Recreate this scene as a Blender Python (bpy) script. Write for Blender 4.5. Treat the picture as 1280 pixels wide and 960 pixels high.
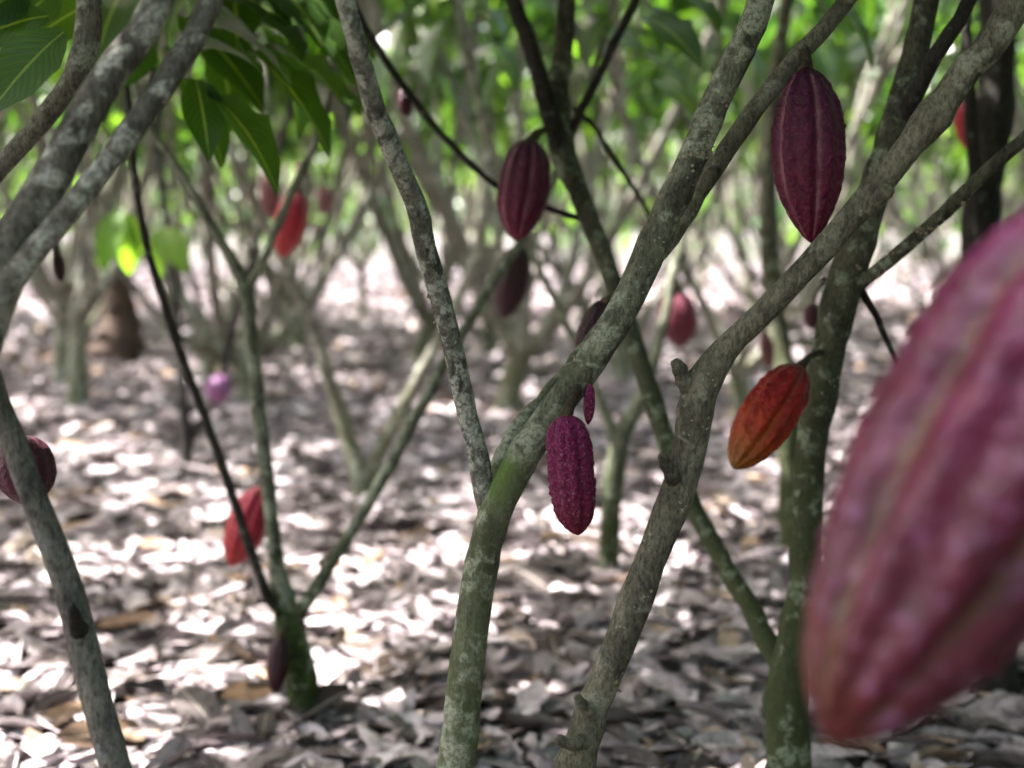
import bpy, math, random
import numpy as np
from mathutils import Vector, Matrix, noise

for o in list(bpy.data.objects):
    bpy.data.objects.remove(o)
S = bpy.context.scene
C = S.collection
R = math.radians
rng = np.random.default_rng(11)
random.seed(5)

# ------------------------------------------------------------------ camera
F = 1280 * 50 / 36.0            # focal length in photo pixels (photo 1280 wide)
CAM_H = 0.95
PITCH = math.atan(200 / F)      # looking slightly down
cam_d = bpy.data.cameras.new('camera')
cam = bpy.data.objects.new('camera', cam_d)
C.objects.link(cam)
cam.location = (0, 0, CAM_H)
cam.rotation_euler = (math.pi / 2 - PITCH, 0, 0)
cam_d.lens = 50
cam_d.sensor_width = 36
cam_d.clip_start = 0.02
cam_d.clip_end = 400
cam_d.dof.use_dof = True
cam_d.dof.focus_distance = 1.55
cam_d.dof.aperture_fstop = 3.1
cam_d.dof.aperture_blades = 0
S.camera = cam

# ------------------------------------------------------------------ light
SUN_EL, SUN_AZ = R(60), R(-70)              # azimuth from +Y, negative = left
sdir = Vector((math.sin(SUN_AZ) * math.cos(SUN_EL), math.cos(SUN_AZ) * math.cos(SUN_EL), math.sin(SUN_EL)))
W = bpy.data.worlds.new('World')
S.world = W
W.use_nodes = True
wn = W.node_tree.nodes
bg = wn['Background']
sky = wn.new('ShaderNodeTexSky')
sky.sky_type = 'NISHITA'
sky.sun_disc = False
sky.sun_elevation = SUN_EL
sky.sun_rotation = SUN_AZ
sky.dust_density = 6.0
W.node_tree.links.new(sky.outputs[0], bg.inputs[0])
bg.inputs[1].default_value = 0.15
sl = bpy.data.lights.new('sun', 'SUN')
sl.energy = 5.0
sl.angle = R(0.6)
sl.color = (1.0, 0.97, 0.93)
so = bpy.data.objects.new('sun', sl)
C.objects.link(so)
so.rotation_euler = sdir.to_track_quat('Z', 'Y').to_euler()
S.view_settings.view_transform = 'Standard'
S.view_settings.look = 'None'
S.view_settings.gamma = 1
S.view_settings.exposure = 2.9
S.cycles.use_denoising = True
S.cycles.max_bounces = 10
S.cycles.diffuse_bounces = 5
S.cycles.transmission_bounces = 6
S.cycles.sample_clamp_indirect = 8

# ------------------------------------------------------------------ helpers
sp, cp = math.sin(PITCH), math.cos(PITCH)

def P(px, py, d):
    """a point at forward depth d metres, seen at photo pixel (px, py)"""
    x = (px - 640) / F * d
    u = (480 - py) / F * d
    return Vector((x, d * cp + u * sp, CAM_H + u * cp - d * sp))

def proj(V):
    V = np.asarray(V)
    y, z = V[..., 1], V[..., 2] - CAM_H
    d = y * cp - z * sp
    u = y * sp + z * cp
    dd = np.where(d > 0.05, d, 0.05)
    return 640 + V[..., 0] / dd * F, 480 - u / dd * F, d

def GP(px, py):
    k = (py - 480) / F * cp + sp
    return P(px, py, CAM_H / k), CAM_H / k

def mesh(name, V, Fc, smooth=True, attrs=None, uv=None):
    me = bpy.data.meshes.new(name)
    V = np.asarray(V, dtype=np.float32)
    Fc = np.asarray(Fc, dtype=np.int32)
    n, k = Fc.shape
    me.vertices.add(len(V))
    me.vertices.foreach_set('co', V.ravel())
    me.loops.add(n * k)
    me.loops.foreach_set('vertex_index', Fc.ravel())
    me.polygons.add(n)
    me.polygons.foreach_set('loop_start', np.arange(0, n * k, k, dtype=np.int32))
    me.polygons.foreach_set('loop_total', np.full(n, k, dtype=np.int32))
    me.polygons.foreach_set('use_smooth', np.full(n, smooth, dtype=bool))
    if attrs:
        for a, v in attrs.items():
            at = me.attributes.new(a, 'FLOAT', 'POINT')
            at.data.foreach_set('value', np.asarray(v, dtype=np.float32))
    if uv is not None:
        l = me.uv_layers.new(name='UVMap')
        l.data.foreach_set('uv', np.asarray(uv, dtype=np.float32)[Fc.ravel()].ravel())
    me.update(calc_edges=True)
    return me

def obj(name, me, mat=None, parent=None, kind=None, label=None):
    o = bpy.data.objects.new(name, me)
    C.objects.link(o)
    if mat is not None and not me.materials:
        me.materials.append(mat)
    if parent is not None:
        o.parent = parent
        o.matrix_parent_inverse = Matrix.Translation(-parent.location) if parent.type == 'EMPTY' else Matrix()
    if kind:
        o['kind'] = kind
    if label:
        o['label'] = label
    return o

def thing(name, label, cat, loc=(0, 0, 0), group=None):
    o = bpy.data.objects.new(name, None)
    C.objects.link(o)
    o.empty_display_size = 0.05
    o.location = loc
    o['label'] = label
    o['category'] = cat
    if group:
        o['group'] = group
    return o

def spline(pts, n):
    """Catmull-Rom through (x,y,z,r) rows"""
    A = np.asarray(pts, dtype=float)
    if len(A) == 2:
        t = np.linspace(0, 1, n)[:, None]
        return A[0] * (1 - t) + A[1] * t
    E = np.vstack([2 * A[0] - A[1], A, 2 * A[-1] - A[-2]])
    seg = np.linalg.norm(np.diff(A[:, :3], axis=0), axis=1)
    cum = np.concatenate([[0], np.cumsum(seg)])
    out = []
    for s in np.linspace(0, cum[-1], n):
        i = min(np.searchsorted(cum, s, side='right') - 1, len(A) - 2)
        t = (s - cum[i]) / max(seg[i], 1e-9)
        p0, p1, p2, p3 = E[i], E[i + 1], E[i + 2], E[i + 3]
        out.append(0.5 * ((2 * p1) + (-p0 + p2) * t + (2 * p0 - 5 * p1 + 4 * p2 - p3) * t * t + (-p0 + 3 * p1 - 3 * p2 + p3) * t ** 3))
    out = np.array(out)
    out[:, 3] = np.maximum(out[:, 3], 0.0008)
    return out

def tube(pts, n=24, k=12, rough=0.07, knobs=0.0, seed=0.0, round_end=True, wob=0.0):
    """closed tapering limb; rough = bark relief, knobs = swollen nodes along it"""
    Q = spline(pts, n)
    pos, r = Q[:, :3].copy(), Q[:, 3].copy()
    if wob:
        for i in range(n):
            r_ = r[i]
            v = noise.noise_vector(Vector(pos[i]) * (0.12 / max(r_, .004)) + Vector((seed, 3, 1)))
            pos[i] += np.array(v) * r_ * wob
    T = np.gradient(pos, axis=0)
    T /= np.linalg.norm(T, axis=1)[:, None] + 1e-12
    up = np.array([0.3, 1.0, 0.2])
    nrm = up - T[0] * up.dot(T[0])
    nrm /= np.linalg.norm(nrm)
    V = np.zeros((n * k + 2, 3))
    ang = np.linspace(0, 2 * math.pi, k, endpoint=False)
    for i in range(n):
        nrm = nrm - T[i] * nrm.dot(T[i])
        nrm /= np.linalg.norm(nrm) + 1e-12
        b = np.cross(T[i], nrm)
        kn = 0.0
        if knobs:
            kv = noise.noise(Vector(pos[i]) * (0.35 / max(r[i], 0.004)) + Vector((seed * 1.7, 0, 9)))
            kn = knobs * max(0.0, kv - 0.12) * 2.2
        for j, a in enumerate(ang):
            d = math.cos(a) * nrm + math.sin(a) * b
            p = pos[i] + d * r[i]
            q = Vector(p)
            f = noise.noise(q * (0.55 / max(r[i], .006)) + Vector((seed, 0, 0))) * rough \
                + noise.noise(q * (1.9 / max(r[i], .006)) + Vector((0, seed, 5))) * rough * 0.45
            V[i * k + j] = pos[i] + d * r[i] * (1 + f + kn * (0.6 + 0.8 * noise.noise(q * 30 + Vector((seed, 1, 1)))))
    V[n * k] = pos[0] - T[0] * r[0] * 0.3
    V[n * k + 1] = pos[-1] + T[-1] * r[-1] * (0.6 if round_end else 0.15)
    Fq = []
    for i in range(n - 1):
        for j in range(k):
            a, b2 = i * k + j, i * k + (j + 1) % k
            Fq.append((a, b2, b2 + k, a + k))
    for j in range(0, k):
        j2 = (j + 1) % k
        Fq.append((n * k, j2, j, j))
        Fq.append((n * k + 1, (n - 1) * k + j, (n - 1) * k + j2, (n - 1) * k + j2))
    return V, Fq

def tube_mesh(name, pts, **kw):
    V, Fq = tube(pts, **kw)
    quads = [f for f in Fq if f[2] != f[3]]
    tris = [f[:3] for f in Fq if f[2] == f[3]]
    me = bpy.data.meshes.new(name)
    me.from_pydata([tuple(v) for v in V], [], quads + tris)
    me.polygons.foreach_set('use_smooth', np.ones(len(me.polygons), dtype=bool))
    return me

# ------------------------------------------------------------------ materials
def mat_new(name):
    m = bpy.data.materials.new(name)
    m.use_nodes = True
    nt = m.node_tree
    for n in list(nt.nodes):
        nt.nodes.remove(n)
    out = nt.nodes.new('ShaderNodeOutputMaterial')
    return m, nt, nt.nodes.new, nt.links.new, out

def ramp(new, stops, interp='LINEAR'):
    r = new('ShaderNodeValToRGB')
    r.color_ramp.interpolation = interp
    els = r.color_ramp.elements
    while len(els) < len(stops):
        els.new(0.5)
    for e, (p, c) in zip(els, stops):
        e.position = p
        e.color = (c[0], c[1], c[2], 1) if not isinstance(c, (int, float)) else (c, c, c, 1)
    return r

def noise_n(new, link, coord, scale, detail=4, rough=0.55, dist=0.0):
    n = new('ShaderNodeTexNoise')
    n.inputs['Scale'].default_value = scale
    n.inputs['Detail'].default_value = detail
    n.inputs['Roughness'].default_value = rough
    n.inputs['Distortion'].default_value = dist
    link(coord, n.inputs['Vector'])
    return n

def mixc(new, link, fac, a, b, blend='MIX'):
    m = new('ShaderNodeMix')
    m.data_type = 'RGBA'
    m.blend_type = blend
    for s, v in ((0, fac), (6, a), (7, b)):
        if hasattr(v, 'is_output'):
            link(v, m.inputs[s])
        else:
            m.inputs[s].default_value = v if isinstance(v, (int, float)) else (*v, 1)
    return m.outputs[2]

def mathn(new, link, op, a, b=None, c=None, clamp=False):
    m = new('ShaderNodeMath')
    m.operation = op
    m.use_clamp = clamp
    for i, v in enumerate((a, b, c)):
        if v is None:
            continue
        if hasattr(v, 'is_output'):
            link(v, m.inputs[i])
        else:
            m.inputs[i].default_value = v
    return m.outputs[0]

def bark(name, base, dark, lichen=(0.42, 0.44, 0.40), lichen_amt=0.5, moss=(0.07, 0.10, 0.02), moss_top=0.5, moss_amt=0.6, lich_scale=38, scale=1.0, spot=None):
    m, nt, new, link, out = mat_new(name)
    geo = new('ShaderNodeNewGeometry')
    pos = geo.outputs['Position']
    mp = new('ShaderNodeMapping')
    mp.inputs['Scale'].default_value = (1, 1, 0.45)
    link(pos, mp.inputs['Vector'])
    n1 = noise_n(new, link, mp.outputs[0], 26 * scale, 6, 0.62, 0.6)
    r1 = ramp(new, [(0.32, dark), (0.56, base), (0.78, [min(1, c * 1.35) for c in base])])
    link(n1.outputs[0], r1.inputs[0])
    # crusty pale lichen spots
    n2 = noise_n(new, link, pos, lich_scale * scale, 5, 0.6, 0.3)
    n2b = noise_n(new, link, pos, 9 * scale, 2, 0.5)
    add = mathn(new, link, 'MULTIPLY_ADD', n2b.outputs[0], 0.55, n2.outputs[0])
    t = 0.98 - 0.24 * lichen_amt
    r2 = ramp(new, [(0.0, 0.0), (1.0, 1.0)])
    mr = new('ShaderNodeMapRange')
    mr.inputs[1].default_value = t - 0.05
    mr.inputs[2].default_value = t + 0.05
    link(add, mr.inputs[0])
    n6 = noise_n(new, link, mp.outputs[0], 240 * scale, 4, 0.7)
    r6 = ramp(new, [(0.34, 0.42), (0.5, 1.0), (0.68, 1.55)])
    link(n6.outputs[0], r6.inputs[0])
    r1c = mixc(new, link, 1.0, r1.outputs[0], r6.outputs[0], 'MULTIPLY')
    n7 = noise_n(new, link, pos, 210 * scale, 3, 0.6)
    r7 = ramp(new, [(0.38, 0.25), (0.55, 1.0)])
    link(n7.outputs[0], r7.inputs[0])
    lf = mathn(new, link, 'MULTIPLY', mathn(new, link, 'MULTIPLY', mr.outputs[0], r7.outputs[0]), 0.85)
    # moss, thicker towards the ground with ragged edge
    sx = new('ShaderNodeSeparateXYZ')
    link(pos, sx.inputs[0])
    n3 = noise_n(new, link, pos, 17 * scale, 5, 0.65)
    zz = mathn(new, link, 'MULTIPLY_ADD', n3.outputs[0], 0.55, mathn(new, link, 'MULTIPLY', sx.outputs[2], -0.5 / max(moss_top, .05)))
    mr2 = new('ShaderNodeMapRange')
    mr2.inputs[1].default_value = -0.28
    mr2.inputs[2].default_value = 0.08
    mr2.inputs[4].default_value = moss_amt
    link(zz, mr2.inputs[0])
    n4 = noise_n(new, link, pos, 120 * scale, 3, 0.6)
    mcol = mixc(new, link, n4.outputs[0], [c * 0.55 for c in moss], [min(1, c * 1.5) for c in moss])
    c2 = mixc(new, link, lf, mixc(new, link, mr2.outputs[0], r1c, mcol), lichen)
    if spot:
        ds = new('ShaderNodeVectorMath')
        ds.operation = 'DISTANCE'
        link(pos, ds.inputs[0])
        ds.inputs[1].default_value = spot[0]
        sv = mathn(new, link, 'MULTIPLY_ADD', n3.outputs[0], 0.12, mathn(new, link, 'MULTIPLY', ds.outputs['Value'], -1.0))
        ms = new('ShaderNodeMapRange')
        ms.inputs[1].default_value = 0.06 - spot[1]
        ms.inputs[2].default_value = 0.09 - spot[1] * 0.4
        link(sv, ms.inputs[0])
        c2 = mixc(new, link, mathn(new, link, 'MULTIPLY', ms.outputs[0], mathn(new, link, 'MULTIPLY_ADD', n4.outputs[0], 1.0, 0.25, clamp=True)), c2, (0.10, 0.17, 0.025))
    b = new('ShaderNodeBsdfPrincipled')
    link(c2, b.inputs['Base Color'])
    b.inputs['Roughness'].default_value = 0.85
    b.inputs['Specular IOR Level'].default_value = 0.25
    n5 = noise_n(new, link, mp.outputs[0], 150 * scale, 6, 0.7)
    hh = mathn(new, link, 'MULTIPLY_ADD', n2.outputs[0], 0.8, n5.outputs[0])
    bp = new('ShaderNodeBump')
    bp.inputs['Strength'].default_value = 0.9
    bp.inputs['Distance'].default_value = 0.007
    link(hh, bp.inputs['Height'])
    link(bp.outputs[0], b.inputs['Normal'])
    link(b.outputs[0], out.inputs[0])
    return m

def rnd_value(new, link):
    at = new('ShaderNodeAttribute')
    at.attribute_name = 'rnd'
    oi = new('ShaderNodeObjectInfo')
    s = mathn(new, link, 'ADD', at.outputs['Fac'], oi.outputs['Random'])
    return mathn(new, link, 'FRACT', s)

def leaf_material(name, stops, trans=0.5, gloss=0.38):
    m, nt, new, link, out = mat_new(name)
    rv = rnd_value(new, link)
    rp = ramp(new, stops)
    link(rv, rp.inputs[0])
    uv = new('ShaderNodeUVMap')
    sx = new('ShaderNodeSeparateXYZ')
    link(uv.outputs[0], sx.inputs[0])
    av = mathn(new, link, 'ABSOLUTE', mathn(new, link, 'SUBTRACT', sx.outputs[0], 0.5))
    # pinnate veins: saw along the blade, slanted away from the midrib
    ph = mathn(new, link, 'MULTIPLY_ADD', sx.outputs[1], 11.0, mathn(new, link, 'MULTIPLY', av, -7.0))
    fr = mathn(new, link, 'ABSOLUTE', mathn(new, link, 'SUBTRACT', mathn(new, link, 'FRACT', ph), 0.5))
    vein = mathn(new, link, 'LESS_THAN', fr, 0.05)
    mid = mathn(new, link, 'LESS_THAN', av, 0.025)
    vv = mathn(new, link, 'MAXIMUM', mathn(new, link, 'MULTIPLY', vein, 0.16), mathn(new, link, 'MULTIPLY', mid, 0.8))
    geo = new('ShaderNodeNewGeometry')
    nn = noise_n(new, link, geo.outputs['Position'], 22, 3)
    c0 = mixc(new, link, mathn(new, link, 'MULTIPLY', nn.outputs[0], 0.5), rp.outputs[0], [x * .6 for x in stops[0][1]])
    c1 = mixc(new, link, vv, c0, (0.20, 0.26, 0.07))
    b = new('ShaderNodeBsdfPrincipled')
    link(c1, b.inputs['Base Color'])
    b.inputs['Roughness'].default_value = gloss
    bp = new('ShaderNodeBump')
    bp.inputs['Strength'].default_value = 0.22
    bp.inputs['Distance'].default_value = 0.003
    link(fr, bp.inputs['Height'])
    link(bp.outputs[0], b.inputs['Normal'])
    tr = new('ShaderNodeBsdfTranslucent')
    tc = mixc(new, link, 1.0, c1, (1.9, 2.3, 0.6), 'MULTIPLY')
    link(tc, tr.inputs[0])
    mx = new('ShaderNodeMixShader')
    mx.inputs[0].default_value = trans
    link(b.outputs[0], mx.inputs[1])
    link(tr.outputs[0], mx.inputs[2])
    link(mx.outputs[0], out.inputs[0])
    return m

def litter_material(name, stops=None):
    m, nt, new, link, out = mat_new(name)
    rv = rnd_value(new, link)
    rp = ramp(new, stops or [(0.0, (0.045, 0.035, 0.032)), (0.16, (0.11, 0.088, 0.082)), (0.36, (0.27, 0.218, 0.228)), (0.60, (0.395, 0.33, 0.35)),
                    (0.80, (0.48, 0.41, 0.43)), (0.93, (0.58, 0.51, 0.53)), (0.97, (0.33, 0.24, 0.17)), (1.0, (0.26, 0.15, 0.08))])
    link(rv, rp.inputs[0])
    geo = new('ShaderNodeNewGeometry')
    n1 = noise_n(new, link, geo.outputs['Position'], 45, 5, 0.65)
    r2 = ramp(new, [(0.34, 0.45), (0.52, 0.95), (0.75, 1.12)])
    link(n1.outputs[0], r2.inputs[0])
    c = mixc(new, link, 1.0, rp.outputs[0], r2.outputs[0], 'MULTIPLY')
    uv = new('ShaderNodeUVMap')
    sx = new('ShaderNodeSeparateXYZ')
    link(uv.outputs[0], sx.inputs[0])
    av = mathn(new, link, 'ABSOLUTE', mathn(new, link, 'SUBTRACT', sx.outputs[0], 0.5))
    ph = mathn(new, link, 'MULTIPLY_ADD', sx.outputs[1], 9.0, mathn(new, link, 'MULTIPLY', av, -6.0))
    fr = mathn(new, link, 'ABSOLUTE', mathn(new, link, 'SUBTRACT', mathn(new, link, 'FRACT', ph), 0.5))
    mid = mathn(new, link, 'LESS_THAN', av, 0.03)
    c2 = mixc(new, link, mathn(new, link, 'MULTIPLY', mid, 0.5), c, (0.5, 0.44, 0.38))
    b = new('ShaderNodeBsdfPrincipled')
    link(c2, b.inputs['Base Color'])
    b.inputs['Roughness'].default_value = 0.8
    b.inputs['Specular IOR Level'].default_value = 0.3
    bp = new('ShaderNodeBump')
    bp.inputs['Strength'].default_value = 0.45
    bp.inputs['Distance'].default_value = 0.003
    link(mathn(new, link, 'ADD', fr, n1.outputs[0]), bp.inputs['Height'])
    link(bp.outputs[0], b.inputs['Normal'])
    tr = new('ShaderNodeBsdfTranslucent')
    link(c2, tr.inputs[0])
    mx = new('ShaderNodeMixShader')
    mx.inputs[0].default_value = 0.12
    link(b.outputs[0], mx.inputs[1])
    link(tr.outputs[0], mx.inputs[2])
    link(mx.outputs[0], out.inputs[0])
    return m

def soil_material():
    m, nt, new, link, out = mat_new('soil')
    geo = new('ShaderNodeNewGeometry')
    n1 = noise_n(new, link, geo.outputs['Position'], 6, 8, 0.7)
    r = ramp(new, [(0.3, (0.03, 0.025, 0.022)), (0.55, (0.08, 0.066, 0.06)), (0.75, (0.16, 0.135, 0.13))])
    link(n1.outputs[0], r.inputs[0])
    b = new('ShaderNodeBsdfPrincipled')
    link(r.outputs[0], b.inputs['Base Color'])
    b.inputs['Roughness'].default_value = 0.95
    bp = new('ShaderNodeBump')
    bp.inputs['Distance'].default_value = 0.02
    link(n1.outputs[0], bp.inputs['Height'])
    link(bp.outputs[0], b.inputs['Normal'])
    link(b.outputs[0], out.inputs[0])
    return m

def pod_material(name, stops, furrow, furrow_amt=0.5, bloom=(0.42, 0.25, 0.36), bloom_amt=0.25, rough=0.42, spec=0.5, scale=1.0, green=None):
    """stops: skin colour from stalk to tip, plus painted sky sheen on the front pod; furrow: colour of the lines between ribs; bloom: waxy pale specks"""
    m, nt, new, link, out = mat_new(name)
    tc = new('ShaderNodeTexCoord')
    ob = tc.outputs['Object']
    at = new('ShaderNodeAttribute')
    at.attribute_name = 'along'
    af = new('ShaderNodeAttribute')
    af.attribute_name = 'furrow'
    n0 = noise_n(new, link, ob, 28 * scale, 4)
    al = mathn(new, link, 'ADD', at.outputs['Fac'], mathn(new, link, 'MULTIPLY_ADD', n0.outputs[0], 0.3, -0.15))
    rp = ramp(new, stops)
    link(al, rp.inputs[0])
    n1 = noise_n(new, link, ob, 70 * scale, 5, 0.65)
    r1 = ramp(new, [(0.3, 0.55), (0.55, 1.0), (0.8, 1.35)])
    link(n1.outputs[0], r1.inputs[0])
    c1 = mixc(new, link, 1.0, rp.outputs[0], r1.outputs[0], 'MULTIPLY')
    n2 = noise_n(new, link, ob, 190 * scale, 3, 0.6)
    mr = new('ShaderNodeMapRange')
    mr.inputs[1].default_value = 0.56
    mr.inputs[2].default_value = 0.70
    mr.inputs[4].default_value = bloom_amt
    link(n2.outputs[0], mr.inputs[0])
    c2 = mixc(new, link, mr.outputs[0], c1, bloom)
    fm = mathn(new, link, 'MULTIPLY', mathn(new, link, 'POWER', af.outputs['Fac'], 3.0), mathn(new, link, 'MULTIPLY', mathn(new, link, 'MULTIPLY_ADD', n0.outputs[0], 1.6, -0.2, clamp=True), furrow_amt))
    c3 = mixc(new, link, fm, c2, furrow)
    b = new('ShaderNodeBsdfPrincipled')
    link(c3, b.inputs['Base Color'])
    b.inputs['Roughness'].default_value = rough
    b.inputs['Specular IOR Level'].default_value = spec
    bp = new('ShaderNodeBump')
    bp.inputs['Strength'].default_value = 0.55
    bp.inputs['Distance'].default_value = 0.006
    link(mathn(new, link, 'MULTIPLY_ADD', n1.outputs[0], 1.2, n2.outputs[0]), bp.inputs['Height'])
    link(bp.outputs[0], b.inputs['Normal'])
    link(b.outputs[0], out.inputs[0])
    return m

M = {}
M['bark_main'] = bark('bark_main', (0.15, 0.142, 0.10), (0.05, 0.044, 0.03), lichen=(0.36, 0.36, 0.27), lichen_amt=0.68, moss=(0.12, 0.14, 0.06), moss_top=0.80, moss_amt=0.6, spot=(P(617, 588, 1.56), 0.05))
M['bark_lichen'] = bark('bark_lichen', (0.16, 0.15, 0.12), (0.045, 0.04, 0.032), lichen=(0.46, 0.45, 0.38), lichen_amt=0.78, moss=(0.10, 0.13, 0.04), moss_top=0.45, moss_amt=0.4, lich_scale=75)
M['bark_brown'] = bark('bark_brown', (0.15, 0.13, 0.092), (0.052, 0.043, 0.03), lichen=(0.31, 0.29, 0.22), lichen_amt=0.38, moss=(0.085, 0.09, 0.035), moss_top=0.4, moss_amt=0.5)
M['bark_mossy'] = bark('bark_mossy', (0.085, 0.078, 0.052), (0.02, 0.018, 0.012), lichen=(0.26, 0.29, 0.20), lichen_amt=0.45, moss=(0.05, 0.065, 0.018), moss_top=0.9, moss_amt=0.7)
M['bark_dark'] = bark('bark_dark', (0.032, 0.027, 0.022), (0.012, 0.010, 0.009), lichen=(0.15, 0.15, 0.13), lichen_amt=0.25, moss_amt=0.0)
M['bark_green'] = bark('bark_green', (0.16, 0.165, 0.115), (0.06, 0.062, 0.04), lichen=(0.33, 0.35, 0.26), lichen_amt=0.6, moss=(0.028, 0.040, 0.009), moss_top=0.42, moss_amt=0.95)
M['bark_white'] = bark('bark_white', (0.14, 0.122, 0.10), (0.04, 0.034, 0.028), lichen=(0.52, 0.49, 0.43), lichen_amt=0.78, moss_amt=0.0, lich_scale=30)
M['bark_grey'] = bark('bark_grey', (0.165, 0.148, 0.125), (0.05, 0.045, 0.042), lichen=(0.24, 0.235, 0.225), lichen_amt=0.4, moss=(0.10, 0.11, 0.06), moss_top=0.4, moss_amt=0.4)
M['bark_far'] = bark('bark_far', (0.17, 0.15, 0.12), (0.07, 0.06, 0.048), lichen=(0.38, 0.39, 0.32), lichen_amt=0.6, moss=(0.10, 0.115, 0.05), moss_top=0.5, moss_amt=0.6)
M['stump'] = bark('stump', (0.095, 0.06, 0.045), (0.025, 0.017, 0.013), lichen_amt=0.0, moss_amt=0.0)
M['leaf'] = leaf_material('cocoa_leaf', [(0.0, (0.020, 0.052, 0.014)), (0.5, (0.038, 0.085, 0.020)), (0.85, (0.075, 0.135, 0.028)), (1.0, (0.13, 0.18, 0.04))], trans=0.42, gloss=0.3)
M['leaf_near'] = leaf_material('cocoa_leaf_near', [(0.0, (0.022, 0.055, 0.010)), (1.0, (0.050, 0.105, 0.018))], trans=0.4, gloss=0.32)
M['leaf_young'] = leaf_material('cocoa_leaf_young', [(0.0, (0.10, 0.19, 0.03)), (1.0, (0.19, 0.28, 0.05))], trans=0.5)
M['litter'] = litter_material('dry_leaf')
M['litter_dark'] = litter_material('dark_dry_leaf', [(0.0, (0.035, 0.024, 0.02)), (0.6, (0.075, 0.048, 0.036)), (1.0, (0.17, 0.10, 0.055))])
M['soil'] = soil_material()
M['bud'] = bark('bud', (0.42, 0.34, 0.25), (0.2, 0.13, 0.08), lichen_amt=0.3, moss_amt=0.0, scale=3)
M['pod_stalk'] = bark('pod_stalk', (0.085, 0.06, 0.035), (0.03, 0.02, 0.014), lichen_amt=0.2, moss_amt=0.0, scale=3)
M['pod_front'] = pod_material('pod_front', [(0.0, (0.16, 0.022, 0.10)), (0.35, (0.12, 0.006, 0.042)), (0.6, (0.09, 0.003, 0.025)), (0.85, (0.08, 0.003, 0.016)), (0.96, (0.09, 0.010, 0.007)), (1.0, (0.10, 0.05, 0.02))], (0.10, 0.10, 0.03), 0.6, (0.40, 0.15, 0.36), 0.4, 0.28, 0.42, 0.55)  # lavender at the stalk end imitates bluish sky sheen
M['pod_maroon'] = pod_material('pod_maroon', [(0.0, (0.038, 0.002, 0.020)), (0.5, (0.080, 0.002, 0.024)), (1.0, (0.105, 0.003, 0.020))], (0.40, 0.16, 0.20), 0.8, (0.30, 0.08, 0.13), 0.25, 0.36, 0.22)
M['pod_magenta'] = pod_material('pod_magenta', [(0.0, (0.15, 0.006, 0.060)), (0.5, (0.14, 0.004, 0.045)), (1.0, (0.12, 0.005, 0.018))], (0.04, 0.003, 0.012), 0.5, (0.50, 0.22, 0.32), 0.5, 0.42, 0.22, 2.2)
M['pod_orange'] = pod_material('pod_orange', [(0.0, (0.15, 0.003, 0.010)), (0.35, (0.28, 0.005, 0.006)), (0.7, (0.34, 0.026, 0.005)), (0.95, (0.24, 0.085, 0.010)), (1.0, (0.12, 0.10, 0.02))], (0.40, 0.10, 0.02), 0.6, (0.45, 0.12, 0.06), 0.2, 0.30, 0.25)
M['pod_red'] = pod_material('pod_red', [(0.0, (0.40, 0.030, 0.075)), (0.5, (0.38, 0.014, 0.030)), (1.0, (0.34, 0.018, 0.014))], (0.34, 0.06, 0.06), 0.5, (0.45, 0.16, 0.2), 0.25, 0.34, 0.3)
M['pod_pink'] = pod_material('pod_pink', [(0.0, (0.24, 0.05, 0.09)), (0.5, (0.20, 0.03, 0.055)), (1.0, (0.08, 0.01, 0.02))], (0.3, 0.12, 0.12), 0.4, (0.4, 0.2, 0.25), 0.25, 0.5, 0.2)
M['pod_faint'] = pod_material('pod_faint', [(0.0, (0.15, 0.05, 0.06)), (1.0, (0.17, 0.06, 0.06))], (0.2, 0.1, 0.1), 0.3, (0.3, 0.2, 0.2), 0.2, 0.5, 0.2)
M['pod_purple'] = pod_material('pod_purple', [(0.0, (0.045, 0.005, 0.016)), (1.0, (0.07, 0.006, 0.018))], (0.14, 0.05, 0.07), 0.4, (0.22, 0.1, 0.15), 0.25, 0.5, 0.3)
M['pod_lilac'] = pod_material('pod_lilac', [(0.0, (0.26, 0.08, 0.24)), (1.0, (0.18, 0.04, 0.14))], (0.3, 0.15, 0.25), 0.3, (0.5, 0.35, 0.5), 0.3)
M['pod_dark'] = pod_material('pod_dark', [(0.0, (0.025, 0.005, 0.009)), (1.0, (0.04, 0.006, 0.011))], (0.08, 0.03, 0.04), 0.3, (0.15, 0.07, 0.09), 0.2, 0.5, 0.3)

# ------------------------------------------------------------------ ground
def ground_z(x, y):
    return 0.022 * noise.noise(Vector((x * 0.9, y * 0.9, 0))) + 0.05 * noise.noise(Vector((x * 0.25, y * 0.25, 4)))

def build_ground():
    nx = 90
    xs = np.sign(np.linspace(-1, 1, nx)) * np.abs(np.linspace(-1, 1, nx)) ** 2.0 * 150
    t = np.linspace(0, 1, 110)
    ys = -25 + 30 * t + 175 * t ** 3.2
    V = [(x, y, ground_z(x, y) - 0.012) for y in ys for x in xs]
    Fc = [(j * nx + i, j * nx + i + 1, (j + 1) * nx + i + 1, (j + 1) * nx + i) for j in range(len(ys) - 1) for i in range(nx - 1)]
    g = obj('ground', mesh('ground', V, Fc), M['soil'], kind='structure')
    g['label'] = 'plantation soil buried under pale dry leaf litter'
    return g

ground = build_ground()

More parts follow.
